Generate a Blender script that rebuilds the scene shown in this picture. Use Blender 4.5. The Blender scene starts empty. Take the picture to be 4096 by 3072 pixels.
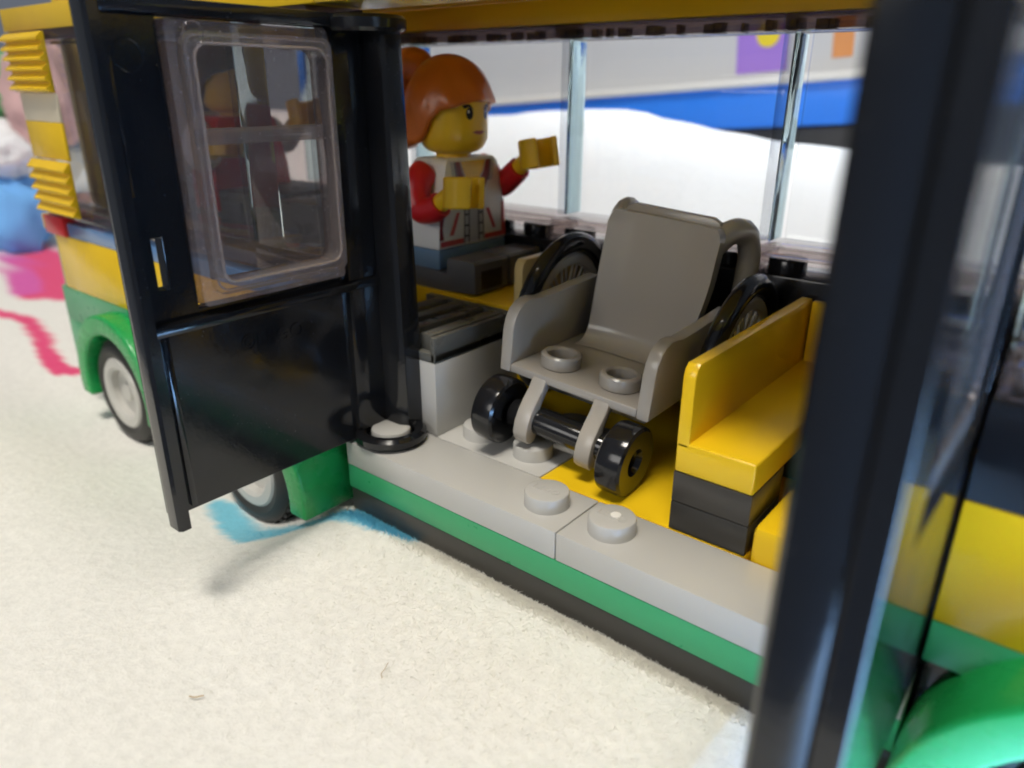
import bpy, bmesh, math, random
from mathutils import Vector, Matrix, Euler, noise
R = math.radians
S = bpy.context.scene
C = S.collection
random.seed(7)

# ------------------------------------------------------------------ camera, world, light (1 unit = one stud pitch)
cam = bpy.data.cameras.new("camera"); camo = bpy.data.objects.new("camera", cam); C.objects.link(camo)
camo.location = (4.4855, -6.3922, 5.0968)
camo.rotation_euler = (R(68.111), R(-0.377), R(39.177))
cam.sensor_width = 36; cam.lens = 36 * 2975.2 / 4096
cam.clip_start = 0.05; cam.clip_end = 1000
cam.dof.use_dof = True; cam.dof.focus_distance = 9.8; cam.dof.aperture_fstop = 0.22
S.camera = camo
S.view_settings.view_transform = 'Standard'; S.view_settings.look = 'None'
S.view_settings.exposure = 0.0; S.view_settings.gamma = 1.0
S.cycles.filter_width = 1.9
S.cycles.use_denoising = True
S.cycles.max_bounces = 14; S.cycles.transmission_bounces = 12; S.cycles.transparent_max_bounces = 16
S.cycles.sample_clamp_indirect = 6.0
S.cycles.caustics_refractive = False; S.cycles.caustics_reflective = False

W = bpy.data.worlds.new("World"); S.world = W; W.use_nodes = True
W.node_tree.nodes["Background"].inputs[0].default_value = (0.74, 0.83, 1.0, 1)
W.node_tree.nodes["Background"].inputs[1].default_value = 0.17

def area(name, loc, target, size, power, color, sizey=None):
    l = bpy.data.lights.new(name, 'AREA'); l.energy = power; l.color = color
    l.shape = 'RECTANGLE'; l.size = size; l.size_y = sizey or size
    o = bpy.data.objects.new(name, l); C.objects.link(o); o.location = loc
    o.rotation_euler = (Vector(target) - Vector(loc)).to_track_quat('-Z', 'Y').to_euler()
    return o
for k in (-1, 0, 1):      # ceiling fitting with three lamps
    area("ceiling_lamp", (9 + 11 * k, -33 + 3 * k, 103), (0, 0, 0), 20.0, 35500, (1.0, 0.935, 0.83))
wl = bpy.data.lights.new("window_light_far", 'SPOT'); wl.energy = 120000; wl.color = (0.80, 0.90, 1.0); wl.spot_size = R(21); wl.spot_blend = 0.5; wl.shadow_soft_size = 4
wo = bpy.data.objects.new("window_light_far", wl); C.objects.link(wo); wo.location = (-5, 34, 60)
wo.rotation_euler = (Vector((-5, 19, 2)) - wo.location).to_track_quat('-Z', 'Y').to_euler()
area("front_fill_light", (-6, -85, 34), (0, 0, 1), 44, 19000, (1.0, 0.97, 0.92), 30)  # added soft fill to brighten the front faces; no real window there
area("window_light_right", (75, -18, 26), (4, -3, 0), 22, 6000, (0.50, 0.72, 1.0), 26)
sl = bpy.data.lights.new("daylight_patch", 'SPOT'); sl.energy = 8000000; sl.color = (0.24, 0.50, 1.0); sl.spot_size = R(15.5); sl.spot_blend = 1.0; sl.shadow_soft_size = 1.2
so_ = bpy.data.objects.new("daylight_patch", sl); C.objects.link(so_); so_.location = (44, -30, 32)
so_.rotation_euler = (Vector((13.6, -4.2, -1.7)) - so_.location).to_track_quat('-Z', 'Y').to_euler()

# ------------------------------------------------------------------ materials
def mat(name, color, rough=0.25, bump=0.0, scale=40.0, spec=0.5, vary=0.0, metallic=0.0, coat=0.0, dust=0.0):
    m = bpy.data.materials.new(name); m.use_nodes = True
    nt = m.node_tree; b = nt.nodes["Principled BSDF"]
    b.inputs["Base Color"].default_value = (*color, 1); b.inputs["Roughness"].default_value = rough
    b.inputs["Specular IOR Level"].default_value = spec; b.inputs["Metallic"].default_value = metallic
    tc = nt.nodes.new("ShaderNodeTexCoord")
    n = nt.nodes.new("ShaderNodeTexNoise"); n.inputs["Scale"].default_value = scale; n.inputs["Detail"].default_value = 4
    nt.links.new(tc.outputs["Object"], n.inputs["Vector"])
    if vary:
        n2 = nt.nodes.new("ShaderNodeTexNoise"); n2.inputs["Scale"].default_value = 3.0; n2.inputs["Detail"].default_value = 5
        nt.links.new(tc.outputs["Object"], n2.inputs["Vector"])
        r = nt.nodes.new("ShaderNodeMapRange"); r.inputs[1].default_value = 0.3; r.inputs[2].default_value = 0.7
        r.inputs[3].default_value = max(0.02, rough - vary); r.inputs[4].default_value = rough + vary
        nt.links.new(n2.outputs["Fac"], r.inputs[0]); nt.links.new(r.outputs[0], b.inputs["Roughness"])
    if dust:   # sparse pale specks of dust and lint lying on the plastic
        v = nt.nodes.new("ShaderNodeTexVoronoi"); v.inputs["Scale"].default_value = 13.0; v.inputs["Randomness"].default_value = 1.0
        nt.links.new(tc.outputs["Object"], v.inputs["Vector"])
        cr = nt.nodes.new("ShaderNodeMapRange"); cr.inputs[1].default_value = 0.04; cr.inputs[2].default_value = 0.10
        cr.inputs[3].default_value = dust; cr.inputs[4].default_value = 0.0
        nt.links.new(v.outputs["Distance"], cr.inputs[0])
        mx = nt.nodes.new("ShaderNodeMix"); mx.data_type = 'RGBA'
        mx.inputs[6].default_value = (*color, 1); mx.inputs[7].default_value = (0.55, 0.53, 0.5, 1)
        n3 = nt.nodes.new("ShaderNodeTexNoise"); n3.inputs["Scale"].default_value = 1.7; n3.inputs["Detail"].default_value = 3; nt.links.new(tc.outputs["Object"], n3.inputs["Vector"])
        mk = nt.nodes.new("ShaderNodeMapRange"); mk.inputs[1].default_value = 0.48; mk.inputs[2].default_value = 0.66; nt.links.new(n3.outputs["Fac"], mk.inputs[0])
        mm = nt.nodes.new("ShaderNodeMath"); mm.operation = 'MULTIPLY'; nt.links.new(cr.outputs[0], mm.inputs[0]); nt.links.new(mk.outputs[0], mm.inputs[1])
        nt.links.new(mm.outputs[0], mx.inputs[0]); nt.links.new(mx.outputs[2], b.inputs["Base Color"])
    if bump:
        bp = nt.nodes.new("ShaderNodeBump"); bp.inputs["Strength"].default_value = bump; bp.inputs["Distance"].default_value = 0.02
        nt.links.new(n.outputs["Fac"], bp.inputs["Height"]); nt.links.new(bp.outputs[0], b.inputs["Normal"])
    return m

M = {}
M['grey'] = mat("light_grey_plastic", (0.48, 0.475, 0.455), 0.27)
M['chair'] = mat("chair_grey_plastic", (0.38, 0.352, 0.315), 0.2)
M['dgrey'] = mat("dark_grey_plastic", (0.105, 0.105, 0.095), 0.3, 0.04, 30, vary=0.06)
M['black'] = mat("black_plastic", (0.010, 0.010, 0.011), 0.14, 0.05, 18, vary=0.05, dust=0.10)
M['door'] = mat("black_door_plastic", (0.009, 0.0095, 0.011), 0.13, 0.05, 14, spec=0.5, vary=0.05, dust=0.22)
M['chassis'] = mat("black_chassis_plastic", (0.030, 0.028, 0.025), 0.32, 0.015, 22, vary=0.04)
M['green'] = mat("green_plastic", (0.035, 0.33, 0.135), 0.3, 0.012, 26, vary=0.03)
M['arch'] = mat("bright_green_plastic", (0.015, 0.33, 0.08), 0.28, 0.015, 26, vary=0.05)
M['yellow'] = mat("yellow_plastic", (0.82, 0.53, 0.012), 0.24, 0.012, 26, vary=0.03)
M['tan'] = mat("tan_plastic", (0.52, 0.40, 0.18), 0.3, 0.04, 26)
M['skin'] = mat("yellow_figure_plastic", (0.85, 0.52, 0.02), 0.28, 0.03, 26)
M['red'] = mat("red_plastic", (0.58, 0.015, 0.02), 0.28, 0.03, 26)
M['white'] = mat("white_plastic", (0.78, 0.77, 0.74), 0.3, 0.03, 26)
M['hair'] = mat("orange_hair_plastic", (0.58, 0.145, 0.02), 0.28, 0.25, 5)
M['brown'] = mat("dark_brown_hair_plastic", (0.06, 0.022, 0.02), 0.35, 0.2, 9)
M['sand'] = mat("sand_blue_plastic", (0.15, 0.25, 0.38), 0.28, 0.03, 26)
M['legs'] = mat("grey_leg_plastic", (0.11, 0.115, 0.125), 0.28, 0.03, 26)
M['tyre'] = mat("black_rubber", (0.018, 0.017, 0.016), 0.5, 0.2, 30)
M['rim'] = mat("pale_grey_rim", (0.5, 0.49, 0.46), 0.3)
M['ink'] = mat("black_ink", (0.012, 0.012, 0.014), 0.35)
M['inkgrey'] = mat("grey_ink", (0.16, 0.17, 0.2), 0.35)
M['inkpale'] = mat("pale_grey_ink", (0.5, 0.52, 0.55), 0.35)
M['inkred'] = mat("coral_ink", (0.55, 0.07, 0.075), 0.35)
M['inkdred'] = mat("dark_red_ink", (0.22, 0.012, 0.02), 0.35)
M['inkwhite'] = mat("white_ink", (0.8, 0.8, 0.78), 0.35)
M['lip'] = mat("lip_ink", (0.42, 0.10, 0.06), 0.35)
M['blue'] = mat("blue_plastic_tub", (0.02, 0.22, 0.90), 0.35, 0.05, 3)
M['panel'] = mat("pale_grey_card", (0.62, 0.63, 0.66), 0.5, 0.05, 3)
M['violet'] = mat("violet_ink", (0.36, 0.20, 0.72), 0.5)
M['sunny'] = mat("sunny_yellow_ink", (0.85, 0.68, 0.03), 0.5)
M['orange'] = mat("orange_ink", (0.72, 0.30, 0.10), 0.5)
M['cyan'] = mat("sky_blue_fabric", (0.16, 0.42, 0.85), 0.8, 0.3, 4)
M['leaf'] = mat("leaf_green_fabric", (0.14, 0.42, 0.16), 0.8, 0.3, 4)
M['pinkf'] = mat("pink_fabric", (0.62, 0.40, 0.40), 0.8, 0.3, 4)
M['lint'] = mat("lint_fibre", (0.50, 0.38, 0.24), 0.9)

def cloth_mat(name, color):
    m = mat(name, color, 0.95, 0.5, 5, spec=0.1); return m
M['linen'] = cloth_mat("white_bed_linen", (0.82, 0.83, 0.86))

def clear_mat(name, tint, ior=1.46, rough=0.02):
    m = bpy.data.materials.new(name); m.use_nodes = True; nt = m.node_tree; b = nt.nodes["Principled BSDF"]
    b.inputs["Base Color"].default_value = (*tint, 1); b.inputs["Roughness"].default_value = rough
    b.inputs["Transmission Weight"].default_value = 1.0; b.inputs["IOR"].default_value = ior
    tc = nt.nodes.new("ShaderNodeTexCoord"); n = nt.nodes.new("ShaderNodeTexNoise"); n.inputs["Scale"].default_value = 5
    nt.links.new(tc.outputs["Object"], n.inputs["Vector"])
    bp = nt.nodes.new("ShaderNodeBump"); bp.inputs["Strength"].default_value = 0.06; bp.inputs["Distance"].default_value = 0.02
    nt.links.new(n.outputs["Fac"], bp.inputs["Height"]); nt.links.new(bp.outputs[0], b.inputs["Normal"])
    return m
M['clear'] = clear_mat("clear_plastic", (0.97, 0.985, 0.985), 1.22)
def pane_mat(name, tint, rough=0.03, ior=1.45, haze=0.0, hcol=(0.5, 0.5, 0.5), specks=0.0):
    """clear sheet plastic: straight-through light, a fresnel reflection, a little milkiness and dust specks"""
    m = bpy.data.materials.new(name); m.use_nodes = True; nt = m.node_tree; N = nt.nodes.new; L = nt.links.new
    nt.nodes.remove(nt.nodes["Principled BSDF"]); out = nt.nodes["Material Output"]
    t = N("ShaderNodeBsdfTransparent"); t.inputs[0].default_value = (*tint, 1)
    g = N("ShaderNodeBsdfGlossy"); g.inputs["Roughness"].default_value = rough
    f = N("ShaderNodeLayerWeight"); f.inputs[0].default_value = 0.5       # Schlick reflectance
    pw = N("ShaderNodeMath"); pw.operation = 'POWER'; pw.inputs[1].default_value = 5.0; L(f.outputs["Facing"], pw.inputs[0])
    f0 = ((ior - 1) / (ior + 1)) ** 2
    ma = N("ShaderNodeMath"); ma.operation = 'MULTIPLY_ADD'; ma.inputs[1].default_value = 1 - f0; ma.inputs[2].default_value = f0; L(pw.outputs[0], ma.inputs[0])
    mx = N("ShaderNodeMixShader"); L(ma.outputs[0], mx.inputs[0]); L(t.outputs[0], mx.inputs[1]); L(g.outputs[0], mx.inputs[2])
    last = mx
    if haze or specks:
        d = N("ShaderNodeBsdfDiffuse"); d.inputs[0].default_value = (*hcol, 1)
        m2 = N("ShaderNodeMixShader"); m2.inputs[0].default_value = haze
        if specks:
            tc = N("ShaderNodeTexCoord"); v = N("ShaderNodeTexVoronoi"); v.inputs["Scale"].default_value = 14
            L(tc.outputs["Object"], v.inputs["Vector"])
            r = N("ShaderNodeMapRange"); r.inputs[1].default_value = 0.06; r.inputs[2].default_value = 0.12
            r.inputs[3].default_value = specks; r.inputs[4].default_value = haze
            L(v.outputs["Distance"], r.inputs[0]); L(r.outputs[0], m2.inputs[0])
        L(mx.outputs[0], m2.inputs[1]); L(d.outputs[0], m2.inputs[2]); last = m2
    L(last.outputs[0], out.inputs[0])
    return m
M['pane'] = pane_mat("window_pane", (0.985, 0.99, 0.99))
M['doorpane'] = pane_mat("door_window_pane", (0.80, 0.74, 0.72), haze=0.07, specks=0.4)
M['frame'] = pane_mat("door_window_frame", (0.66, 0.58, 0.56), 0.08, 1.6, 0.24, (0.42, 0.37, 0.36), 0.45)
M['smoke'] = pane_mat("clear_plastic_brownish", (0.84, 0.80, 0.79), 0.06, 1.5, 0.03, (0.5, 0.43, 0.41))
M['rimshine'] = pane_mat("door_rim_highlight", (0.75, 0.68, 0.65), 0.08, 1.7, 0.30, (0.56, 0.48, 0.45))  # paler plastic that paints bright highlight lines along the frame edges
M['rail'] = pane_mat("clear_plastic_dim", (0.35, 0.30, 0.31), 0.10, 1.45, 0.16, (0.26, 0.20, 0.19))
M['post'] = pane_mat("clear_plastic_post", (0.86, 0.87, 0.885), 0.05, 1.45)
M['seam'] = clear_mat("clear_plastic_edge", (0.62, 0.80, 0.83), 1.3)

# ------------------------------------------------------------------ mesh helpers
def box(bm, lo, hi, bev=0.02, seg=2):
    r = bmesh.ops.create_cube(bm, size=1.0)
    vs = r['verts']
    for v in vs:
        v.co = Vector((lo[i] + (v.co[i] + 0.5) * (hi[i] - lo[i]) for i in range(3)))
    if bev:
        es = list({e for v in vs for e in v.link_edges})
        bmesh.ops.bevel(bm, geom=es, offset=bev, segments=seg, profile=0.5, affect='EDGES')
AX = {'x': Matrix.Rotation(R(90), 4, 'Y'), 'y': Matrix.Rotation(R(-90), 4, 'X'), 'z': Matrix.Identity(4)}
def lathe(bm, prof, c, axis='z', seg=32, closed=False):
    """prof: list of (r, h) along the axis"""
    mtx = Matrix.Translation(c) @ (AX[axis] if isinstance(axis, str) else axis)
    rings = []
    for r, h in prof:
        rings.append([bm.verts.new(mtx @ Vector((r * math.cos(2 * math.pi * k / seg), r * math.sin(2 * math.pi * k / seg), h))) for k in range(seg)] if r > 1e-6
                     else [bm.verts.new(mtx @ Vector((0, 0, h)))])
    pairs = list(zip(rings, rings[1:])) + ([(rings[-1], rings[0])] if closed else [])
    for a, b in pairs:
        for k in range(seg):
            k2 = (k + 1) % seg
            if len(a) == 1 and len(b) == 1: continue
            if len(a) == 1: bm.faces.new((a[0], b[k2], b[k]))
            elif len(b) == 1: bm.faces.new((a[k], a[k2], b[0]))
            else: bm.faces.new((a[k], a[k2], b[k2], b[k]))
def cyl(bm, c, r, h, axis='z', seg=28, bev=0.03):
    lathe(bm, [(0, 0), (r - bev, 0), (r, bev), (r, h - bev), (r - bev * 0.3, h - bev * 0.3), (r - bev, h), (0, h)], c, axis, seg)
def stud(bm, x, y, z, r=0.3, h=0.21):
    lathe(bm, [(r, -0.01), (r, h - 0.035), (r - 0.012, h - 0.012), (r - 0.04, h), (0, h)], (x, y, z), 'z', 36)
def ring(bm, c, ro, ri, h, axis='z', seg=36, bev=0.03):
    lathe(bm, [(ri, bev), (ri + bev, 0), (ro - bev, 0), (ro, bev), (ro, h - bev), (ro - bev, h), (ri + bev, h), (ri, h - bev)], c, axis, seg, True)
def prism(bm, pts, mp, d0, d1, bev=0.0, seg=2):
    """extrude the 2-D polygon pts between depths d0 and d1; mp(u, v, d) -> point"""
    a = [bm.verts.new(mp(u, v, d0)) for u, v in pts]; b = [bm.verts.new(mp(u, v, d1)) for u, v in pts]
    n = len(pts); fs = [bm.faces.new(a), bm.faces.new(b[::-1])]
    for k in range(n): fs.append(bm.faces.new((a[k], b[k], b[(k + 1) % n], a[(k + 1) % n])))
    if bev:
        es = list(set(fs[0].edges) | set(fs[1].edges))
        bmesh.ops.recalc_face_normals(bm, faces=fs)
        bmesh.ops.bevel(bm, geom=es, offset=bev, segments=seg, profile=0.5, affect='EDGES')
def tube(bm, pts, rad, seg=12, caps=True, flat=1.0):
    pts = [Vector(p) for p in pts]; n = len(pts)
    rad = rad if isinstance(rad, (list, tuple)) else [rad] * n
    up = Vector((0, 0, 1)); rings = []; prev = None
    for i, p in enumerate(pts):
        t = (pts[min(i + 1, n - 1)] - pts[max(i - 1, 0)]).normalized()
        if prev is None:
            a = t.cross(up if abs(t.z) < 0.9 else Vector((1, 0, 0))).normalized()
        else:
            a = (prev - t * prev.dot(t)).normalized()
        prev = a; b = t.cross(a)
        rings.append([bm.verts.new(p + (a * math.cos(2 * math.pi * k / seg) + b * math.sin(2 * math.pi * k / seg) * flat) * rad[i]) for k in range(seg)])
    for r0, r1 in zip(rings, rings[1:]):
        for k in range(seg):
            bm.faces.new((r0[k], r0[(k + 1) % seg], r1[(k + 1) % seg], r1[k]))
    if caps:
        bm.faces.new(rings[0][::-1]); bm.faces.new(rings[-1])
def spline(pts, n=8):
    """Catmull-Rom through pts"""
    P = [Vector(p) for p in pts]; P = [P[0] * 2 - P[1]] + P + [P[-1] * 2 - P[-2]]; out = []
    for i in range(1, len(P) - 2):
        for k in range(n):
            t = k / n
            out.append(0.5 * ((2 * P[i]) + (P[i + 1] - P[i - 1]) * t + (2 * P[i - 1] - 5 * P[i] + 4 * P[i + 1] - P[i + 2]) * t * t + (3 * P[i] - P[i - 1] - 3 * P[i + 1] + P[i + 2]) * t ** 3))
    out.append(P[-2]); return out

WORLD = {}
def thing(name, label, cat, loc, rot=(0, 0, 0), group=None):
    o = bpy.data.objects.new(name, None); C.objects.link(o); o.empty_display_size = 0.3
    o.location = loc; o.rotation_euler = rot; o['label'] = label; o['category'] = cat
    if group: o['group'] = group
    WORLD[o.name] = Vector(loc); return o
def obj(name, bm, m, parent=None, local=False, sharp=32, recalc=True, label=None):
    """one mesh object; bm is in world coordinates unless local"""
    if recalc: bmesh.ops.recalc_face_normals(bm, faces=bm.faces[:])
    me = bpy.data.meshes.new(name); bm.to_mesh(me); bm.free()
    me.materials.append(m if not isinstance(m, str) else M[m])
    for p in me.polygons: p.use_smooth = True
    me.set_sharp_from_angle(angle=R(sharp))
    o = bpy.data.objects.new(name, me); C.objects.link(o)
    if parent is not None:
        o.parent = parent
        if not local and parent.name in WORLD: o.location = -WORLD[parent.name]
    if label: o['label'] = label
    return o
def NB(): return bmesh.new()

# ------------------------------------------------------------------ blanket (the surface everything stands on)
def sm(a, b, x):
    t = min(1, max(0, (x - a) / (b - a))); return t * t * (3 - 2 * t)
def blanket_z(x, y):
    w = sm(-6.2, -3.6, x) * (1 - sm(6.5, 9.0, x)); f = sm(.1, 3.4, -y)          # beside the sill; out in front
    back = 1 - sm(0.2, 1.0, y)
    z = -2.12 + w * back * (.93 - .22 * f) + (1 - w) * back * f * .60
    far = (1 - sm(-20, -12, x))
    z += (1 - far) * (1 - sm(-1.5, 2.0, y)) * 0.05 * noise.noise((x * 0.55, y * 0.55, 3.1)) + far * 0.10 * noise.noise((x * 0.16, y * 0.16, 1.0))
    return z
def segd(px, py, pts):
    best = 1e9
    for (ax, ay), (bx, by) in zip(pts, pts[1:]):
        dx, dy = bx - ax, by - ay; t = max(0, min(1, ((px - ax) * dx + (py - ay) * dy) / (dx * dx + dy * dy)))
        best = min(best, math.hypot(px - ax - t * dx, py - ay - t * dy))
    return best
CREAM, PINK, MAG, CYAN = (0.865, 0.85, 0.80), (0.80, 0.06, 0.20), (0.72, 0.10, 0.42), (0.20, 0.58, 0.74)
PRINTS = [  # printed brush strokes on the fleece: polyline, half width, colour
    ([(-24.5, 1.4), (-22.45, 1.73), (-20.11, 1.27), (-17.74, 0.62), (-16.6, 0.48), (-15.9, 1.05), (-14.6, 1.3)], 0.27, PINK),
    ([(-38, 6.6), (-33, 6.0), (-28.5, 4.6), (-25.6, 3.4)], 0.85, PINK),
    ([(-34, 5.1), (-29, 3.9), (-26.4, 3.1)], 0.55, MAG),
    ([(-30, 6.4), (-25.6, 5.0), (-24.6, 3.9)], 0.75, PINK),
    ([(-7.2, -0.55), (-6.0, -1.0), (-5.2, -1.15), (-4.7, -0.75), (-4.1, -0.25), (-3.3, -0.05), (-2.6, 0.1)], 0.17, CYAN),
    ([(-6.9, -0.6), (-5.6, -0.9), (-4.9, -0.8)], 0.30, CYAN),
]
def lin(a, b, n): return [a + (b - a) * k / n for k in range(n)]
xs = lin(-90, -30, 20) + lin(-30, -9, 70) + lin(-9, 5, 150) + lin(5, 12, 30) + lin(12, 60, 20) + [60]
ys = lin(-6.3, -4, 24) + lin(-4, 1.0, 60) + lin(1.0, 8, 40) + lin(8, 80, 30) + [80]
bm = NB(); grid = []; cols = []
for y in ys:
    row = []
    for x in xs:
        row.append(bm.verts.new((x, y, blanket_z(x, y))))
        c = CREAM; jit = 0.06 * noise.noise((x * 5, y * 5, 0)) + 0.05 * noise.noise((x * 14, y * 14, 5))
        for pts, hw, pc in PRINTS:
            if min(p[0] for p in pts) - 2 < x < max(p[0] for p in pts) + 2:
                d = segd(x, y, pts) + jit * (1 + hw)
                f = 1 - (sm(hw * 0.75, hw * 1.15, d) if hw > .35 or x < -9 else sm(hw * 0.45, hw * 1.4, d))
                if f > 0: c = tuple(c[i] * (1 - f) + pc[i] * f for i in range(3))
        cols.append(c)
    grid.append(row)
for j in range(len(ys) - 1):
    for i in range(len(xs) - 1):
        bm.faces.new((grid[j][i], grid[j][i + 1], grid[j + 1][i + 1], grid[j + 1][i]))
fm = bpy.data.materials.new("cream_fleece"); fm.use_nodes = True; nt = fm.node_tree; b = nt.nodes["Principled BSDF"]
b.inputs["Roughness"].default_value = 1.0; b.inputs["Specular IOR Level"].default_value = 0.05
b.inputs["Sheen Weight"].default_value = 0.15; b.inputs["Sheen Roughness"].default_value = 0.6
at = nt.nodes.new("ShaderNodeAttribute"); at.attribute_name = "print"
tc = nt.nodes.new("ShaderNodeTexCoord")
n1 = nt.nodes.new("ShaderNodeTexNoise"); n1.inputs["Scale"].default_value = 7; n1.inputs["Detail"].default_value = 6; n1.inputs["Roughness"].default_value = 0.7
n2 = nt.nodes.new("ShaderNodeTexNoise"); n2.inputs["Scale"].default_value = 2.2; n2.inputs["Detail"].default_value = 3
for n in (n1, n2): nt.links.new(tc.outputs["Object"], n.inputs["Vector"])
mr = nt.nodes.new("ShaderNodeMapRange"); mr.inputs[1].default_value = 0.3; mr.inputs[2].default_value = 0.7; mr.inputs[3].default_value = 0.90; mr.inputs[4].default_value = 1.04
nt.links.new(n1.outputs["Fac"], mr.inputs[0])
mul = nt.nodes.new("ShaderNodeVectorMath"); mul.operation = 'SCALE'
nt.links.new(at.outputs["Color"], mul.inputs[0]); nt.links.new(mr.outputs[0], mul.inputs["Scale"])
nt.links.new(mul.outputs[0], b.inputs["Base Color"])
bp = nt.nodes.new("ShaderNodeBump"); bp.inputs["Strength"].default_value = 0.4; bp.inputs["Distance"].default_value = 0.08
ad = nt.nodes.new("ShaderNodeMath"); ad.operation = 'ADD'
nt.links.new(n1.outputs["Fac"], ad.inputs[0]); nt.links.new(n2.outputs["Fac"], ad.inputs[1])
nt.links.new(ad.outputs[0], bp.inputs["Height"]); nt.links.new(bp.outputs[0], b.inputs["Normal"])
blanket = obj("blanket", bm, fm, recalc=False, sharp=180); blanket['kind'] = 'structure'
ca = blanket.data.color_attributes.new("print", 'FLOAT_COLOR', 'POINT')
for i, c in enumerate(cols): ca.data[i].color = (*c, 1)
# the fleece pile: tens of thousands of short fibres
rnd = random.Random(3); V = []; F = []; FC = []
for k in range(30000):
    if k < 14000: x = rnd.uniform(-4.6, 4.0); y = -abs(rnd.gauss(0, 0.10)) + 0.02
    else: x = rnd.gauss(-.5, 2.2); y = -abs(rnd.gauss(0, 1.6)) - .1
    z = blanket_z(x, y) - 0.012; a = rnd.uniform(0, 6.28); L = rnd.uniform(0.04, 0.11); w = 0.005
    dx, dy = math.cos(a), math.sin(a); lean = rnd.uniform(0.5, 1.2) * L; h = L * (rnd.uniform(0.25, 0.8) if y > -.25 else rnd.uniform(.15, .4))
    a2 = a + rnd.uniform(-1, 1); i0 = len(V)
    mx_, my_ = x + math.cos(a2) * lean * .45, y + math.sin(a2) * lean * .45
    V += [(x - dy * w, y + dx * w, z), (x + dy * w, y - dx * w, z), (mx_ + dy * w, my_ - dx * w, z + h * .7), (mx_ - dy * w, my_ + dx * w, z + h * .7), (x + math.cos(a2) * lean, y + math.sin(a2) * lean, z + h)]
    F += [(i0, i0 + 1, i0 + 2, i0 + 3), (i0 + 3, i0 + 2, i0 + 4)]
    c = CREAM
    for pts, hw, pc in PRINTS[4:]:
        if -8 < x < -2 and segd(x, y, pts) < hw: c = pc
    FC.append(c)
me = bpy.data.meshes.new("fleece_pile"); me.from_pydata(V, [], F)
ca = me.color_attributes.new("print", 'FLOAT_COLOR', 'POINT')
for i in range(len(V)): ca.data[i].color = (*FC[i // 5], 1)
pm = bpy.data.materials.new("fleece_fibre"); pm.use_nodes = True; pn_ = pm.node_tree; pn_.nodes.remove(pn_.nodes["Principled BSDF"])
pa = pn_.nodes.new("ShaderNodeAttribute"); pa.attribute_name = "print"; pd = pn_.nodes.new("ShaderNodeBsdfDiffuse"); pt_ = pn_.nodes.new("ShaderNodeBsdfTranslucent"); px = pn_.nodes.new("ShaderNodeMixShader")
pn_.links.new(pa.outputs["Color"], pd.inputs[0]); pn_.links.new(pa.outputs["Color"], pt_.inputs[0]); px.inputs[0].default_value = 0.6
pn_.links.new(pd.outputs[0], px.inputs[1]); pn_.links.new(pt_.outputs[0], px.inputs[2]); pn_.links.new(px.outputs[0], pn_.nodes["Material Output"].inputs[0])
me.materials.append(pm); pile = bpy.data.objects.new("fleece_pile", me); C.objects.link(pile); pile.parent = blanket; pile['kind'] = 'stuff'
# loose hairs on the fleece
def lint(pts, r, label):
    bm = NB(); tube(bm, spline([(x, y, blanket_z(x, y) + 0.05) for x, y in pts], 5), r, 5)
    o = obj("lint_fibre", bm, 'lint'); o['label'] = label; o['category'] = 'lint fibre'; o['group'] = 'loose fibres on the fleece'
lint([(-2.44, -3.63), (-2.38, -3.60), (-2.32, -3.52)], 0.009, "short stiff brown fibre lying on the bare cream fleece")
lint([(-1.02, -1.90), (-0.98, -1.99), (-0.96, -2.06), (-0.90, -2.10)], 0.0045, "thin curled reddish hair lying on the cream fleece")

# ------------------------------------------------------------------ the toy bus
bus = thing("toy_bus", "yellow and green toy brick bus with black side doors open, standing on a cream fleece", "toy bus", (0, 0, -1.2))
G = 0.008
def plate(name, x0, x1, y0, y1, z0, z1, m, studs=(), bev=0.018, label=None, parent=None):
    bm = NB(); box(bm, (x0 + G, y0 + G, z0), (x1 - G, y1 - G, z1 - 0.004), bev)
    for sx, sy in studs: stud(bm, sx, sy, z1 - 0.004)
    return obj(name, bm, m, parent or bus, label=label)
plate("sill_plate", -4, 0, 0, 1, -0.4, 0, 'grey', [(-3.5, .5), (-.5, .5)])
sp = plate("sill_plate", 0, 4, 0, 1, -0.4, 0, 'grey', [(.5, .5), (3.5, .5)])
bm = NB(); lathe(bm, [(0.066, 0.2), (0.066, 0.222), (0.05, 0.226), (0.02, 0.222), (0, 0.222)], (.53, .53, 0), 'z', 20)
obj("mould_mark", bm, 'white', sp, local=True, label="small round white mould mark on top of the stud")
plate("green_plate", -4, 4, 0.004, 1, -0.8, -0.4, 'green')
plate("chassis_plate", -3.96, 4, 0.012, 1, -1.2, -0.8, 'chassis')
plate("chassis_plate", -14, 10, 1, 5.9, -1.2, -0.42, 'chassis')
plate("floor_plate", -5, -1, 1, 3, -0.4, 0, 'grey', [(-1.5, 1.5), (-2.5, 1.5), (-1.5, 2.5), (-2.5, 2.5)])
plate("floor_plate", -1, 2, 1, 5, -0.4, -0.004, 'yellow')
plate("floor_plate", -14, -1, 3, 5, -0.4, -0.004, 'yellow')
plate("floor_plate", -14, -5, 1, 3, -0.4, -0.004, 'grey')
plate("floor_brick", 2.03, 5, 1.0, 5, -0.4, 0.44, 'yellow', bev=0.10)
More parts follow.
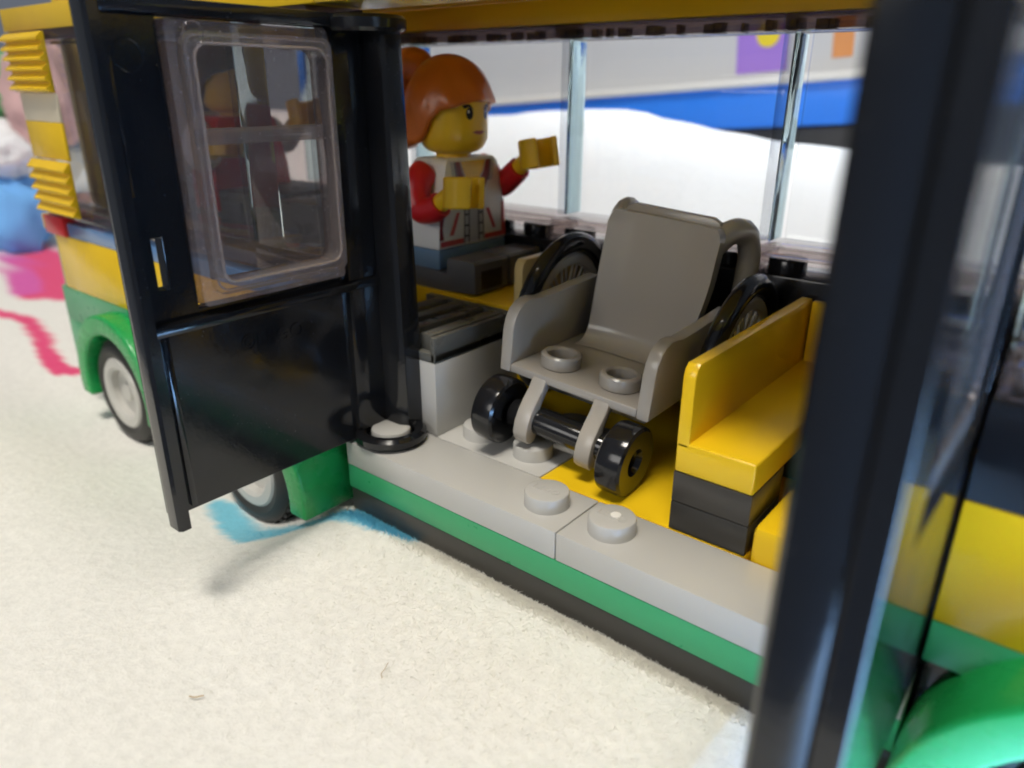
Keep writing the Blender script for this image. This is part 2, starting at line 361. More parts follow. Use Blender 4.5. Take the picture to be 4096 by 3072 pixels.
# box with the ribbed tile beside the door
plate("brick", -5, -3, 1, 3, 0, 1.2, 'grey')
bm = NB(); box(bm, (-5 + G, 1 + G, 1.205), (-3 - G, 2.94, 1.34), 0.01)
box(bm, (-3.10, 1 + G, 1.205), (-3 - G, 2.94, 1.60), 0.02)
for k in range(1, 5):
    xk = -3.02 - 0.42 * k
    box(bm, (xk, 1.13, 1.30), (xk + 0.25, 2.80, 1.585), 0.03)
box(bm, (-5 + G, 2.8, 1.3), (-3.08, 2.94, 1.58), 0.015)
obj("grille_tile", bm, 'dgrey', bus)
plate("brick", -9, -2.92, 3.0, 5, 0, 1.62, 'yellow')
# tan panel beside the driver's feet
def lpanel(name, x0, x1, xw, y0, y1, zb, zm, zt, m):
    bm = NB(); box(bm, (x0 + G, y0 + G, zb), (x1 - G, y1, zm), 0.03, 3)
    prof = [(y0 + G, zm - 0.05), (y0 + G, zt - 0.16), (y0 + G + 0.03, zt - 0.06), (y0 + G + 0.10, zt), (y1 - 0.1, zt), (y1, zt - 0.1), (y1, zm - 0.05)]
    prism(bm, prof, lambda u, v, d: Vector((d, u, v)), x0 + G, xw, 0.02)
    return obj(name, bm, m, bus)
lpanel("seat_panel", -3.02, -2.3, -2.84, 2.88, 4.85, 1.63, 1.70, 2.48, 'tan')
lpanel("seat_panel", 1, 2, 1.17, 1.0, 4.9, 0.8, 1.2, 2.17, 'yellow')
plate("seat_end", 1.18, 2, 4.75, 4.9, 1.2, 2.14, 'yellow')
plate("seat_plate", 1, 2, 1, 2, 0.4, 0.8, mat("dark_brown_grey_plastic", (0.045, 0.040, 0.034), .3), bev=0.012)
plate("seat_plate", 1, 2, 1, 2, 0, 0.396, 'chassis', bev=0.012)
plate("seat_plate", 1, 2, 3.2, 4.2, 0, 0.8, 'chassis', bev=0.012)
# far wall: black bricks, clear panels, beam, roof
for x0 in (-14, -10, -6, -2, 2, 6):
    plate("wall_brick", x0, x0 + 4, 5, 6, -0.4, 1.2, 'black')
    plate("wall_brick", x0, x0 + 4, 5, 6, 1.2, 2.38, 'black', [(x0 + .5 + k, 5.5) for k in range(4)])
def glass_panel(x0, x1, yo, yi, z0=2.40, z1=6.0, parent=bus):
    """clear wall panel with two side posts, a hollow foot and a head rail; yo outer face, yi inner edge"""
    s = 1 if yo > yi else -1; t = 0.16
    def bx(bm, xa, xb, ya, yb, za, zb, bev=0.02):
        box(bm, (min(xa, xb), min(ya, yb), za), (max(xa, xb), max(ya, yb), zb), bev)
    bm = NB(); bx(bm, x0 + .145, x1 - .145, yo - s * t, yo - s * .03, z0 + .395, z1 - .15, 0.01)
    root = obj("window_panel", bm, 'pane', parent)
    for xa, w_, m_ in ((x0 + .015, .042, 'seam'), (x1 - .145, .13, 'post')):
        bm = NB(); bx(bm, xa, xa + w_, yo - s * .55, yo - s * .03, z0 + .40, z1 - .16, 0.02)
        obj("post", bm, m_, root, local=True)
    bm = NB()   # foot: top slab, front lip, partitions between the studs below
    bx(bm, x0 + .01, x1 - .01, yi + s * .02, yo - s * .03, z0 + .24, z0 + .39, 0.02)
    bx(bm, x0 + .01, x1 - .01, yo - s * t, yo - s * .03, z0 + .0, z0 + .25, 0.01)
    for xx in (x0 + .01, x1 - .09, (x0 + x1) / 2 - .04): bx(bm, xx, xx + .08, yi + s * .02, yo - s * (t - .01), z0, z0 + .25, 0.01)
    obj("foot", bm, 'smoke', root, local=True)
    bm = NB(); bx(bm, x0 + .01, x1 - .01, yi + s * .02, yo - s * .03, z1 - .155, z1 + .06, 0.02)
    for k in range(int((x1 - x0) * 3)):
        xa = x0 + .05 + .33 * k + .1 * math.sin(k * 2.3 + x0); bx(bm, xa, xa + .12 + .08 * math.sin(k * 1.7), yi + s * .0, yi + s * .2, z1 - .17, z1 - .03 + .03 * math.sin(k * 3.1), .01)
    obj("head_rail", bm, 'rail', root, local=True)
    return root
for x0 in (-12, -8, -4, 0, 4): glass_panel(x0 + .12, x0 + 4.12, 6, 5)
plate("roof_beam", -14.05, 10, 5, 6, 6.07, 6.47, 'yellow')
plate("roof_beam", -14.05, -3.9, 0, 1, 6.02, 6.44, 'yellow')
plate("roof_beam", -3.9, 10, 0, 1, 6.02, 6.44, 'yellow')
plate("roof_plate", -14, 10, 1.0, 5, 6.46, 6.86, 'yellow')
# rear part, left of the door
plate("green_brick", -14, -4.02, 0, 1, 0, 0.8, 'green')
plate("green_brick", -14, -12.9, 0.0, 1, -1.15, 0, 'green')
plate("green_brick", -9.4, -8.0, 0.0, 1, -1.15, 0, 'green')
plate("chassis_brick", -12.9, -9.4, 0.35, 1, -1.2, 0, 'black')
plate("chassis_brick", -8.0, -4.02, 0.35, 1, -1.2, 0, 'black')
for x0 in (-13.7, -10.7, -7.7): plate("yellow_brick", x0, min(x0 + 3, -4.02), 0, 1, 0.8, 2.0, 'yellow')
bm = NB(); prism(bm, [(-13.7, 0.01), (-13.95, 0.08), (-14.08, 0.3), (-14.08, 1.0), (-13.7, 1.0)], lambda u, v, d: Vector((u, v, d)), -0.9, 2.0)
obj("corner_strip", bm, mat("pale_green_plastic", (0.30, 0.36, 0.22), .3), bus)
plate("tail_light", -14.0, -13.0, -0.06, 1, 2.0, 2.40, 'red')
plate("tail_light_holder", -14.55, -14.0, 0.1, .9, 2.0, 2.34, 'yellow', label="yellow clip sticking out behind the red tail light")
plate("sill_strip", -13.0, -4.02, 0.01, 1, 2.0, 2.3, mat("blue_reflection_tint", (0.10, 0.22, 0.45), .2))  # opaque blue strip painting the background's reflection low in the clear panel
glass_panel(-13.9, -9.9, 0, 1, 2.40, 6.0)
glass_panel(-9.9, -5.9, 0, 1, 2.40, 6.0)
glass_panel(-5.9, -4.1, 0, 1, 2.40, 6.0)
for z0, n, zt in ((4.90, 6, 5.98), (2.50, 5, 3.60)):
    bm = NB(); box(bm, (-13.82, -.09, z0), (-12.02, -.025, zt), 0.01); lv = obj("louvre", bm, 'yellow', bus)
    st = (zt - z0) / n
    for k in range(n):
        bm = NB()
        prism(bm, [(-.08, z0 + st * k + .01), (-.19, z0 + st * k + .04), (-.19, z0 + st * k + .08), (-.08, z0 + st * (k + .95))], lambda u, v, d: Vector((d, u, v)), -13.84, -12.0)
        obj("slat", bm, 'yellow', lv, local=True)
bm = NB(); box(bm, (-13.8, -.04, 3.63), (-12.03, .01, 4.35), .008); obj("sticker_panel", bm, 'yellow', bus)
bm = NB(); box(bm, (-13.8, -.04, 4.36), (-12.03, .01, 4.89), .008); obj("sticker_panel", bm, mat("cream_card", (0.75, 0.66, 0.50), .3), bus, label="cream upper half of the flat panel between the louvres")
for (xa, xb) in ((-14, -12.6), (-11.0, -9.0), (-8.4, -7.0)):   # seat backs of the passenger cabin
    plate("cabin_seat", xa, xb, 2.2, 4.4, 0, 3.0, 'dgrey')
plate("cabin_bulkhead", -14, -13.75, 1, 5, 0, 6.0, 'tan')
# front part, right of the door
plate("green_brick", 4.02, 10, 0, 1, 0.36, 0.8, 'green')
plate("chassis_brick", 4.02, 10, 0.30, 1, -1.2, 0.36, 'black')
plate("yellow_brick", 4.02, 10, 0, 1, 0.8, 2.0, 'yellow')
plate("black_brick", 4.02, 10, 0, 1, 2.0, 2.9, 'black')
glass_panel(4.04, 8.04, 0, 1, 2.90, 6.0)
plate("cabin_bulkhead", 5.6, 5.9, 1, 5, 0, 6.0, mat("dark_brown_plastic", (0.045, 0.022, 0.016), .35))
# wheel arches and wheels
def arch(cx, cz, ro, y0, y1, zbot):
    bm = NB(); n = 28; ri = ro - 0.42
    zc = zbot - cz
    a0 = math.asin(max(-1, zc / ro)); prof = []
    for k in range(n + 1):
        a = a0 + (math.pi - 2 * a0) * k / n; prof.append((cx + ro * math.cos(a), cz + ro * math.sin(a)))
    b0 = math.asin(max(-1, zc / ri))
    inner = []
    for k in range(n + 1):
        a = b0 + (math.pi - 2 * b0) * k / n; inner.append((cx + ri * math.cos(a), cz + ri * math.sin(a)))
    for k in range(n):
        q = [prof[k], prof[k + 1], inner[k + 1], inner[k]]
        f = [bm.verts.new((u, y0, v)) for u, v in q]; g = [bm.verts.new((u, y1, v)) for u, v in q]
        bm.faces.new(f); bm.faces.new(g[::-1])
        bm.faces.new((f[0], g[0], g[1], f[1])); bm.faces.new((f[2], g[2], g[3], f[3]))
        if k == 0: bm.faces.new((f[3], g[3], g[0], f[0]))
        if k == n - 1: bm.faces.new((f[1], g[1], g[2], f[2]))
    bmesh.ops.remove_doubles(bm, verts=bm.verts[:], dist=0.0005)
    bmesh.ops.recalc_face_normals(bm, faces=bm.faces[:])
    es = [e for e in bm.edges if len(e.link_faces) == 2 and e.calc_face_angle() > 0.9]
    bmesh.ops.bevel(bm, geom=es, offset=0.06, segments=3, profile=0.5, affect='EDGES')
    return obj("wheel_arch", bm, 'arch', bus, sharp=40)
arch(6.0, -0.75, 2.0, -0.72, 0.28, -1.3)
arch(-11.15, -1.05, 1.72, -0.42, 0.34, -1.4)
arch(-6.25, -1.05, 2.05, -0.72, 0.34, -1.22)
def wheel(cx, cz, y0, w, r):
    bm = NB()
    lathe(bm, [(r * .68, 0.02), (r * .80, -0.03), (r * .92, 0.0), (r * .98, 0.06), (r, 0.14), (r, w - .14), (r * .97, w - .04), (r * .9, w), (r * .68, w)], (cx, y0, cz), 'y', 48)
    for k in range(36):        # tread blocks
        a = 2 * math.pi * k / 36; m4 = Matrix.Translation((cx, y0, cz)) @ Matrix.Rotation(a, 4, 'Y')
        for j in range(2):
            t = NB(); box(t, (r - .02, .08 + j * w * .45, -.05 + .05 * j), (r + .035, .06 + w * .42 + j * w * .45, .05 + .05 * j), 0.012, 1)
            bmesh.ops.transform(t, matrix=m4, verts=t.verts[:])
            tm = bpy.data.meshes.new("t"); t.to_mesh(tm); t.free(); bm.from_mesh(tm); bpy.data.meshes.remove(tm)
    wh = obj("wheel", bm, 'tyre', bus)
    bm = NB(); lathe(bm, [(r * .70, .02), (r * .66, -.02), (r * .52, -.02), (r * .46, .03), (r * .44, .16), (r * .2, .18), (r * .16, .10), (0, .10)], (cx, y0, cz), 'y', 40)
    obj("rim", bm, 'rim', wh, local=True)
wheel(-11.1, -1.03, -.30, .9, 1.12)
wheel(-6.25, -1.03, -.42, .9, 1.12)
wheel(6.0, -1.03, -.42, .9, 1.12)

# doors: built for a hinge at (-3.5, .5), opened square to the side; s mirrors to the right-hand one
def door(s, first):
    def bx(bm, lo, hi, bev=.02, seg=2):
        xa, xb = s * lo[0], s * hi[0]
        box(bm, (min(xa, xb), lo[1], lo[2]), (max(xa, xb), hi[1], hi[2]), bev, seg)
    ox = 4.0; zt, zb = 5.9, 0.05
    wy0, wy1, wz0, wz1 = -2.08, 0.06, 2.62, 5.74     # window opening
    # outer skin: one sheet with the window opening and the handle slot cut out
    sk0, sk1 = -ox, -ox + .17
    bm = NB(); YS = [-2.84, -2.52, -2.40, wy0, wy1, .35]; ZS = [zb, wz0 - .02, 2.90, 3.48, wz1, zt]
    solid = lambda i, j: 0 <= i < 5 and 0 <= j < 5 and not (i == 3 and 1 <= j <= 3) and not (i == 1 and j == 2)
    vt = {}
    def vx(i, j, k):
        if (i, j, k) not in vt: vt[i, j, k] = bm.verts.new((-s * (sk0, sk1)[k], YS[i], ZS[j]))
        return vt[i, j, k]
    for i in range(5):
        for j in range(5):
            if not solid(i, j): continue
            for k in (0, 1): bm.faces.new([vx(i, j, k), vx(i + 1, j, k), vx(i + 1, j + 1, k), vx(i, j + 1, k)])
            for di, dj, (a_, b_) in ((-1, 0, ((i, j), (i, j + 1))), (1, 0, ((i + 1, j), (i + 1, j + 1))), (0, -1, ((i, j), (i + 1, j))), (0, 1, ((i, j + 1), (i + 1, j + 1)))):
                if not solid(i + di, j + dj): bm.faces.new([vx(*a_, 0), vx(*b_, 0), vx(*b_, 1), vx(*a_, 1)])
    for v in bm.verts: v.co.x = s * (ox - (.0 if abs(abs(v.co.x) - ox) < 1e-6 else .17))
    o = obj("door", bm, 'door', bus, sharp=35)
    bvm = o.modifiers.new("bevel", 'BEVEL'); bvm.width = .012; bvm.segments = 2; bvm.limit_method = 'ANGLE'; bvm.angle_limit = R(50)
    def sub(name, bm): return obj(name, bm, 'door', o, local=True, sharp=35)
    bm = NB()
    # free-edge flange (its outer corner well rounded) with the little foot below, top flange, mid rail
    xf = -3.62 if s < 0 else -3.47; rr = .16 if s < 0 else .42
    pf = [(xf, -2.73), (xf, -2.84), (xf - .04, -2.88)] + [(-ox - .003 + rr - rr * math.sin(R(a)), -2.88 + rr - rr * math.cos(R(a))) for a in range(0, 91, 15)] + [(-ox - .003, -2.66), (-ox + .2, -2.66)]
    prism(bm, [(s * -u, v) for u, v in pf], lambda u, v, d: Vector((u, v, d)), zb - .13, zt - .004, .012, 1); sub("edge_flange", bm); bm = NB()
    bx(bm, (-ox + .006, -2.73, zt - .15), (-3.60, .64, zt + .004), .01); sub("top_flange", bm); bm = NB()
    bx(bm, (-ox + .01, -2.73, 2.39), (-3.68, .64, 2.51), .008); sub("mid_rail", bm)
    bm = NB()
    bx(bm, (-ox + .155, -2.70, 3.95), (-3.76, -2.63, 5.35), .01); sub("stiffening_rib", bm); bm = NB()
    bx(bm, (-ox + .155, -2.60, .12), (-3.78, -2.52, 2.38), .012); sub("stiffening_rib", bm); bm = NB()
    # hinge post: half shell behind the ring
    prof = [(-3.93, .60), (-3.46, .60)] + [(-3.36, .66), (-3.36, .89), (-3.39, .96), (-3.46, 1.0), (-3.93, 1.0)]
    prism(bm, [(s * -u, v) for u, v in prof], lambda u, v, d: Vector((s * 3.5 + (u - s * 3.5) * (1.30 if d < 3 else 1), .5 + (v - .5) * (1.30 if d < 3 else 1), d)), .10, zt, 0.01, 1)
    sub("hinge_post", bm); bm = NB(); bx(bm, (-ox + .01, .10, .2), (-3.74, .64, zt - .14), .01); sub("hinge_web", bm)
    bm = NB(); ring(bm, (s * 3.5, .5, .018), .55, .36, .19, seg=48, bev=.05); obj("hinge_ring", bm, 'door', o, local=True)
    bm = NB(); ring(bm, (s * 3.5, .5, zt - .2), .5, .3, .19, seg=40, bev=.04); obj("hinge_ring", bm, 'door', o, local=True)
    # window: thick clear frame with rounded corners, cross bar, thin panes
    def rrect(y0, y1, z0, z1, r, n=6):
        out = []
        for cy, cz, a in ((y1 - r, z1 - r, 0), (y0 + r, z1 - r, 90), (y0 + r, z0 + r, 180), (y1 - r, z0 + r, 270)):
            out += [(cy + r * math.cos(R(a + 90 * k / n)), cz + r * math.sin(R(a + 90 * k / n))) for k in range(n + 1)]
        return out
    bm = NB()
    A = rrect(wy0 + .02, wy1 - .02, wz0, wz1 - .02, .06); B = rrect(wy0 + .24, wy1 - .16, wz0 + .27, wz1 - .25, .16); n = len(A)
    x0, x1 = -ox + .06, -3.58
    def rg(P, x): return [bm.verts.new((x if s < 0 else -x, u, v)) for u, v in P]
    # lip steps: outer rim low, inner rim raised
    C1 = rrect(wy0 + .12, wy1 - .08, wz0 + .14, wz1 - .13, .13)
    rings_ = [rg(A, x0), rg(A, x1 - .14), rg(C1, x1 - .12), rg(C1, x1), rg(B, x1), rg(B, x0)]
    for a, b_ in zip(rings_, rings_[1:] + rings_[:1]):
        for k in range(n): bm.faces.new((a[k], a[(k + 1) % n], b_[(k + 1) % n], b_[k]))
    wdw = obj("door_window", bm, 'frame', o, local=True, sharp=40)
    for P_, xr, rt in ((B, x1, .022), (rrect(wy0 + .16, wy1 - .12, wz0 + .19, wz1 - .17, .13), x1 - .01, .014)):  # added pale tubes standing in for highlights on the frame edges
        bm = NB(); cy_ = sum(u for u, v in P_) / len(P_); pts_ = [Vector((xr if s < 0 else -xr, u, v)) for u, v in P_]; m_ = len(pts_); rr_ = []
        for i_, p_ in enumerate(pts_):
            t_ = (pts_[(i_ + 1) % m_] - pts_[i_ - 1]).normalized(); nx_ = Vector((1, 0, 0)); b2 = t_.cross(nx_)
            rr_.append([bm.verts.new(p_ + (nx_ * math.cos(R(60 * k)) + b2 * math.sin(R(60 * k))) * rt) for k in range(6)])
        for i_ in range(m_):
            q_ = rr_[(i_ + 1) % m_]
            for k in range(6): bm.faces.new((rr_[i_][k], rr_[i_][(k + 1) % 6], q_[(k + 1) % 6], q_[k]))
        obj("rim_highlight", bm, 'rimshine', o, local=True)
    bm2 = NB(); bx(bm2, (x0 + .02, wy0 + .245, wz0 + .275), (x0 + .07, wy1 - .165, wz1 - .255), 0)
    pn = obj("pane", bm2, 'doorpane', o, local=True)
    bm3 = NB(); bx(bm3, (x0 + .09, wy0 + .245, 4.44), (x0 + .22, wy1 - .165, 4.62), .02); obj("cross_bar", bm3, 'frame', o, local=True)
    # moulding marks
    bm = NB(); ring(bm, (s * 3.595, wy0 + .27, wz1 - .15), .12, .105, .02, axis='x', seg=30, bev=.006); obj("mould_ring", bm, 'frame', o, local=True)
    bm = NB(); ring(bm, ((ox - .165) * s, -2.42, 5.36), .17, .145, .018, axis='x', seg=30, bev=.006)
    obj("mould_ring", bm, 'door', o, local=True)
    return o
dl = door(-1, True)
dr = door(1, False)
dr['label'] = "right-hand black door seen almost edge on close to the lens"
dl['label'] = "left-hand black door seen from inside with a clear window"
# raised maker's lettering inside the left door
def text_mesh(name, body, size, depth, mtx, m, parent, local=True):
    cu = bpy.data.curves.new(name, 'FONT'); cu.body = body; cu.size = size; cu.extrude = depth; cu.space_character = 1.1
    t = bpy.data.objects.new(name, cu); C.objects.link(t)
    dg = bpy.context.evaluated_depsgraph_get(); me = bpy.data.meshes.new_from_object(t.evaluated_get(dg))
    bpy.data.objects.remove(t); bpy.data.curves.remove(cu)
    me.transform(mtx); me.materials.clear(); me.materials.append(M[m])
    o = bpy.data.objects.new(name, me); C.objects.link(o); o.parent = parent; return o
mt = Matrix(((0, 0, 1, -3.828), (1, 0, 0, -1.60), (0, 1, 0, 1.92), (0, 0, 0, 1)))
text_mesh("raised_lettering", "\u00a9LEGO", .27, .014, mt, 'door', dl)

for sx, pl in ((-.5, bpy.data.objects["sill_plate"]), (.5, bpy.data.objects["sill_plate.001"])):
    text_mesh("raised_lettering", "LEGO", .15, .005, Matrix.Translation((sx - .205, .445, .207)), 'grey', pl)
# ------------------------------------------------------------------ wheelchair (own axes: x across, y to the back, z up)
wc = thing("wheelchair", "grey toy wheelchair with black spoked wheels facing out of the doorway", "wheelchair", (-0.93, 1.562, 1.104), (R(-0.66), R(4.49), R(1.98)))
WORLD.pop(wc.name)
def X3(u, v, d): return Vector((d, u, v))
bm = NB()
hw = 1.235
box(bm, (-hw + .19, 0, 0), (hw - .19, 2.0, .13), .02)
body = obj("seat", bm, 'chair', wc, local=True)
for sx in (-.5, .5):
    bm = NB(); ring(bm, (sx, .50, .125), .30, .20, .21, seg=36, bev=.025); obj("hollow_stud", bm, 'chair', body, local=True)
prof = [(0, -.0), (0, .62), (.03, .78), (.10, .91), (.22, 1.0), (.36, 1.04), (.52, 1.03), (.68, 1.0), (1.1, 1.01), (2.25, 1.07), (2.25, 0)]
for sg in (-1, 1):
    bm = NB(); prism(bm, prof, X3, sg * hw, sg * (hw - .19), .022); obj("armrest", bm, 'chair', wc, local=True)
# backrest: curved sheet with raised side rails
bm = NB()
cen = spline([(1.45, .14, 0), (1.66, .17, 0), (1.80, .30, 0), (1.86, .52, 0), (1.95, 1.1, 0), (2.06, 1.8, 0), (2.12, 2.2, 0)], 6)
def hwid(z): return .84 + .08 * sm(.2, 1.5, z) - (.0 if z < 2.02 else .11 * ((z - 2.02) / .2) ** 2)
nx = 16; fr, bk = [], []
for p in cen:
    h = hwid(p.y); off = .05 * sm(.2, 1.5, p.y); rf, rb = [], []
    for i in range(nx + 1):
        u = -1 + 2 * i / nx; dy = -.055 * abs(u) ** 5 + (.012 if abs(u) < .70 else 0) + .03 * (1 - u * u)
        rf.append(bm.verts.new((u * h + off, p.x + dy, p.y))); rb.append(bm.verts.new((u * h + off, p.x + .2 - .03 * u ** 4, p.y)))
    fr.append(rf); bk.append(rb)
for j in range(len(cen) - 1):
    for i in range(nx):
        bm.faces.new((fr[j][i], fr[j][i + 1], fr[j + 1][i + 1], fr[j + 1][i])); bm.faces.new((bk[j][i], bk[j + 1][i], bk[j + 1][i + 1], bk[j][i + 1]))
    for i in (0, nx): bm.faces.new((fr[j][i], fr[j + 1][i], bk[j + 1][i], bk[j][i]))
for j in (0, -1):
    for i in range(nx): bm.faces.new((fr[j][i], bk[j][i], bk[j][i + 1], fr[j][i + 1]))
bmesh.ops.remove_doubles(bm, verts=bm.verts[:], dist=.0008)
bk_o = obj("backrest", bm, 'chair', wc, local=True, sharp=50)
bv = bk_o.modifiers.new("bevel", 'BEVEL'); bv.width = .025; bv.segments = 2; bv.limit_method = 'ANGLE'; bv.angle_limit = R(50)
bm = NB(); prism(bm, [(-.76, 1.9), (-.76, 2.14), (-.70, 2.25), (-.58, 2.31), (.70, 2.31), (.82, 2.25), (.88, 2.14), (.88, 1.9)], lambda u, v, d: Vector((u, d, v)), 2.29, 2.44, .03)
obj("back_plate", bm, 'chair', wc, local=True)
for sg in (-1, 1):      # push-handle loops
    bm = NB()
    path = spline([(sg * .80, 2.22, 1.92), (sg * .90, 2.58, 2.10), (sg * .99, 2.98, 2.04), (sg * 1.03, 3.18, 1.74), (sg * 1.04, 3.22, 1.38), (sg * 1.04, 3.22, .8)], 7)
    tube(bm, path, .165, 14, flat=1.2); obj("handle", bm, 'chair', wc, local=True)
for sg in (-1, 1):
    bm = NB(); n = 56; mr_, tr = 1.23, .165
    pr = [(mr_ + tr * math.cos(2 * math.pi * k / 16), tr * 0.85 * math.sin(2 * math.pi * k / 16)) for k in range(16)]
    ctr = (sg * 1.53, 2.12, .29)
    lathe(bm, pr, ctr, 'x', n, True)
    w = obj("wheel", bm, 'tyre', wc, local=True)
    w.data.materials[0] = M['black']
    bm = NB(); ring(bm, (ctr[0] - .06, ctr[1], ctr[2]), 1.06, .86, .12, 'x', 56, .03); obj("rim", bm, 'rim', w, local=True)
    bm = NB()
    for k in range(16):
        a = 2 * math.pi * k / 16
        for tw in (-.12, .12):
            tube(bm, [(ctr[0] + tw * .3, ctr[1] + .15 * math.cos(a + tw * 3), ctr[2] + .15 * math.sin(a + tw * 3)), (ctr[0], ctr[1] + .93 * math.cos(a + tw), ctr[2] + .93 * math.sin(a + tw))], .022, 6)
    cyl(bm, (ctr[0] - .11, ctr[1], ctr[2]), .2, .22, 'x', 24, .03)
    obj("spokes", bm, 'rim', w, local=True)
    bm = NB(); cyl(bm, (min(sg * 1.5, sg * 1.2), ctr[1], ctr[2]), .13, .3, 'x', 16, .02); obj("wheel_pin", bm, 'chair', wc, local=True)
bm = NB(); box(bm, (-.95, .55, -.34), (.95, 2.2, 0.0), .03); obj("under_frame", bm, 'dgrey', wc, local=True)
bm = NB(); cyl(bm, (-.86, -.08, -.55), .20, 1.72, 'x', 24, .02); ax_ = obj("axle", bm, 'black', wc, local=True)
for sg in (-1, 1):
    bm = NB()
    x0 = sg * 1.05 - .19
    pr = [(0, .12), (.14, .12), (.17, .10), (.20, .02), (.45, .0), (.49, .03), (.5, .07), (.5, .31), (.49, .35), (.45, .38), (.20, .36), (.17, .28), (.14, .26), (0, .26)]
    lathe(bm, pr, (x0, -.16, -.545), 'x', 44); obj("caster", bm, 'black', wc, local=True)
    bm = NB()      # curved bracket from the seat front down round the axle
    pf = [(.02, .10), (-.02, .03), (-.08, -.08), (-.20, -.22), (-.30, -.36), (-.37, -.52), (-.39, -.68), (-.36, -.79), (-.28, -.86), (-.18, -.86), (-.10, -.78), (-.08, -.62), (-.09, -.46), (-.05, -.30), (.04, -.16), (.14, -.04), (.14, .10)]
    prism(bm, pf, X3, sg * .52 - .125, sg * .52 + .125, .03); obj("bracket", bm, 'chair', wc, local=True)

# ------------------------------------------------------------------ the seated figure (own axes: x forward, y to its left)
def figure(name, label, loc, hairmat, torso, armc, legc, hipc, detail=True, rot=0):
    f = thing(name, label, "toy figure", loc, (0, 0, rot), "toy figures riding in the bus"); WORLD.pop(f.name)
    # z = 0 is the bottom of the torso; x forward
    bm = NB()
    def tor(z, hwf, xf, xb): return [bm.verts.new((xf, -hwf, z)), bm.verts.new((xf, hwf, z)), bm.verts.new((xb, hwf, z)), bm.verts.new((xb, -hwf, z))]
    lv = [tor(0, .94, .48, -.48), tor(.55, .90, .48, -.46), tor(1.46, .70, .47, -.38), tor(1.55, .62, .43, -.34)]
    for a, b_ in zip(lv, lv[1:]):
        for k in range(4): bm.faces.new((a[k], a[(k + 1) % 4], b_[(k + 1) % 4], b_[k]))
    bm.faces.new(lv[0][::-1]); bm.faces.new(lv[-1])
    bmesh.ops.recalc_face_normals(bm, faces=bm.faces[:])
    es = [e for e in bm.edges if len(e.link_faces) == 2 and e.calc_face_angle() > .5]
    bmesh.ops.bevel(bm, geom=es, offset=.03, segments=2, profile=.5, affect='EDGES')
    to = obj("torso", bm, torso, f, local=True)
    bm = NB(); cyl(bm, (0, 0, 1.5), .32, .22, 'z', 24, .02); obj("neck", bm, 'skin', f, local=True)
    bm = NB(); r = .635
    lathe(bm, [(0, 1.62), (.36, 1.62), (.46, 1.65), (.56, 1.73), (r - .01, 1.86), (r, 1.98), (r, 2.52), (r - .02, 2.62), (.52, 2.72), (.4, 2.76), (0, 2.76)], (0, 0, 0), 'z', 48)
    he = obj("head", bm, 'skin', f, local=True)
    # hips and legs
    bm = NB(); box(bm, (-.46, -.93, -.36), (.47, .93, -.005), .03)
    obj("hips", bm, hipc, f, local=True)
    for sg in (-1, 1):
        bm = NB()
        pf = [(.30, -.36), (.66, -.40), (.68, -.13), (.72, -.10), (1.30, -.10), (1.34, -.14), (1.34, -.66), (.5, -.72), (-.1, -.74), (-.38, -.68), (-.46, -.45), (-.38, -.34)]
        y0, y1 = sorted((sg * .03, sg * .95))
        prism(bm, pf, lambda u, v, d: Vector((u, d, v)), y0, y1, .02)
        # sole hole: solid black block painting the shade inside it
        lg = obj("leg", bm, legc, f, local=True)
        bm = NB(); box(bm, (1.2, y0 + .17, -.62), (1.346, y1 - .17, -.27), .01, 1); obj("sole_hole_shade", bm, 'ink', lg, local=True)
    def arm(sg, pts, hand_c, hand_up, hand_fwd):
        bm = NB(); P = spline(pts, 7); n = len(P)
        rad = [.20 if k == 0 else .275 - .055 * (k / (n - 1)) for k in range(n)]; rad[1] = .25; rad[2] = .27
        tube(bm, P, rad, 16); ar = obj("arm", bm, armc, f, local=True, sharp=60)
        bm = NB(); hu = Vector(hand_up).normalized(); hf = Vector(hand_fwd).normalized(); hs = hu.cross(hf).normalized()
        c0 = Vector(hand_c); n = 18; ro, ri, hh = .36, .24, .26
        # C-shaped clip, open towards hf
        def pt(rr, a, h): return c0 + hf * (rr * math.cos(a)) + hs * (rr * math.sin(a)) + hu * h
        ang = [R(42) + (2 * math.pi - R(84)) * k / n for k in range(n + 1)]
        prev = None
        for a in ang:
            q = [bm.verts.new(pt(ro, a, -hh)), bm.verts.new(pt(ro, a, hh)), bm.verts.new(pt(ri, a, hh)), bm.verts.new(pt(ri, a, -hh))]
            if prev:
                for k in range(4): bm.faces.new((prev[k], prev[(k + 1) % 4], q[(k + 1) % 4], q[k]))
            else: bm.faces.new(q)
            prev = q
        bm.faces.new(prev[::-1])
        tube(bm, [P[-1] - (c0 - P[-1]) * .15, P[-1] + (c0 - hf * ro * .6 - P[-1]) * 1.0], .16, 14)
        bmesh.ops.recalc_face_normals(bm, faces=bm.faces[:])
        h = obj("hand", bm, 'skin', ar, local=True, sharp=50)
        bv = h.modifiers.new("bevel", 'BEVEL'); bv.width = .03; bv.segments = 2; bv.limit_method = 'ANGLE'; bv.angle_limit = R(55)
    arm(-1, [(0, -.70, 1.32), (.0, -.92, 1.18), (.06, -1.03, .92), (.22, -1.07, .72), (.48, -1.06, .74), (.66, -1.04, .85)], (1.18, -1.00, 1.08), (-.05, .1, 1), (1, .25, .05))
    arm(1, [(0, .70, 1.32), (.0, .90, 1.22), (.10, 1.0, 1.02), (.32, 1.02, .98), (.62, .98, 1.18), (.80, .95, 1.32)], (1.30, .88, 1.62), (-.18, .0, 1), (1, -.25, .2))
    # hair
    bm = NB(); nu, nv = 44, 22; grid = []
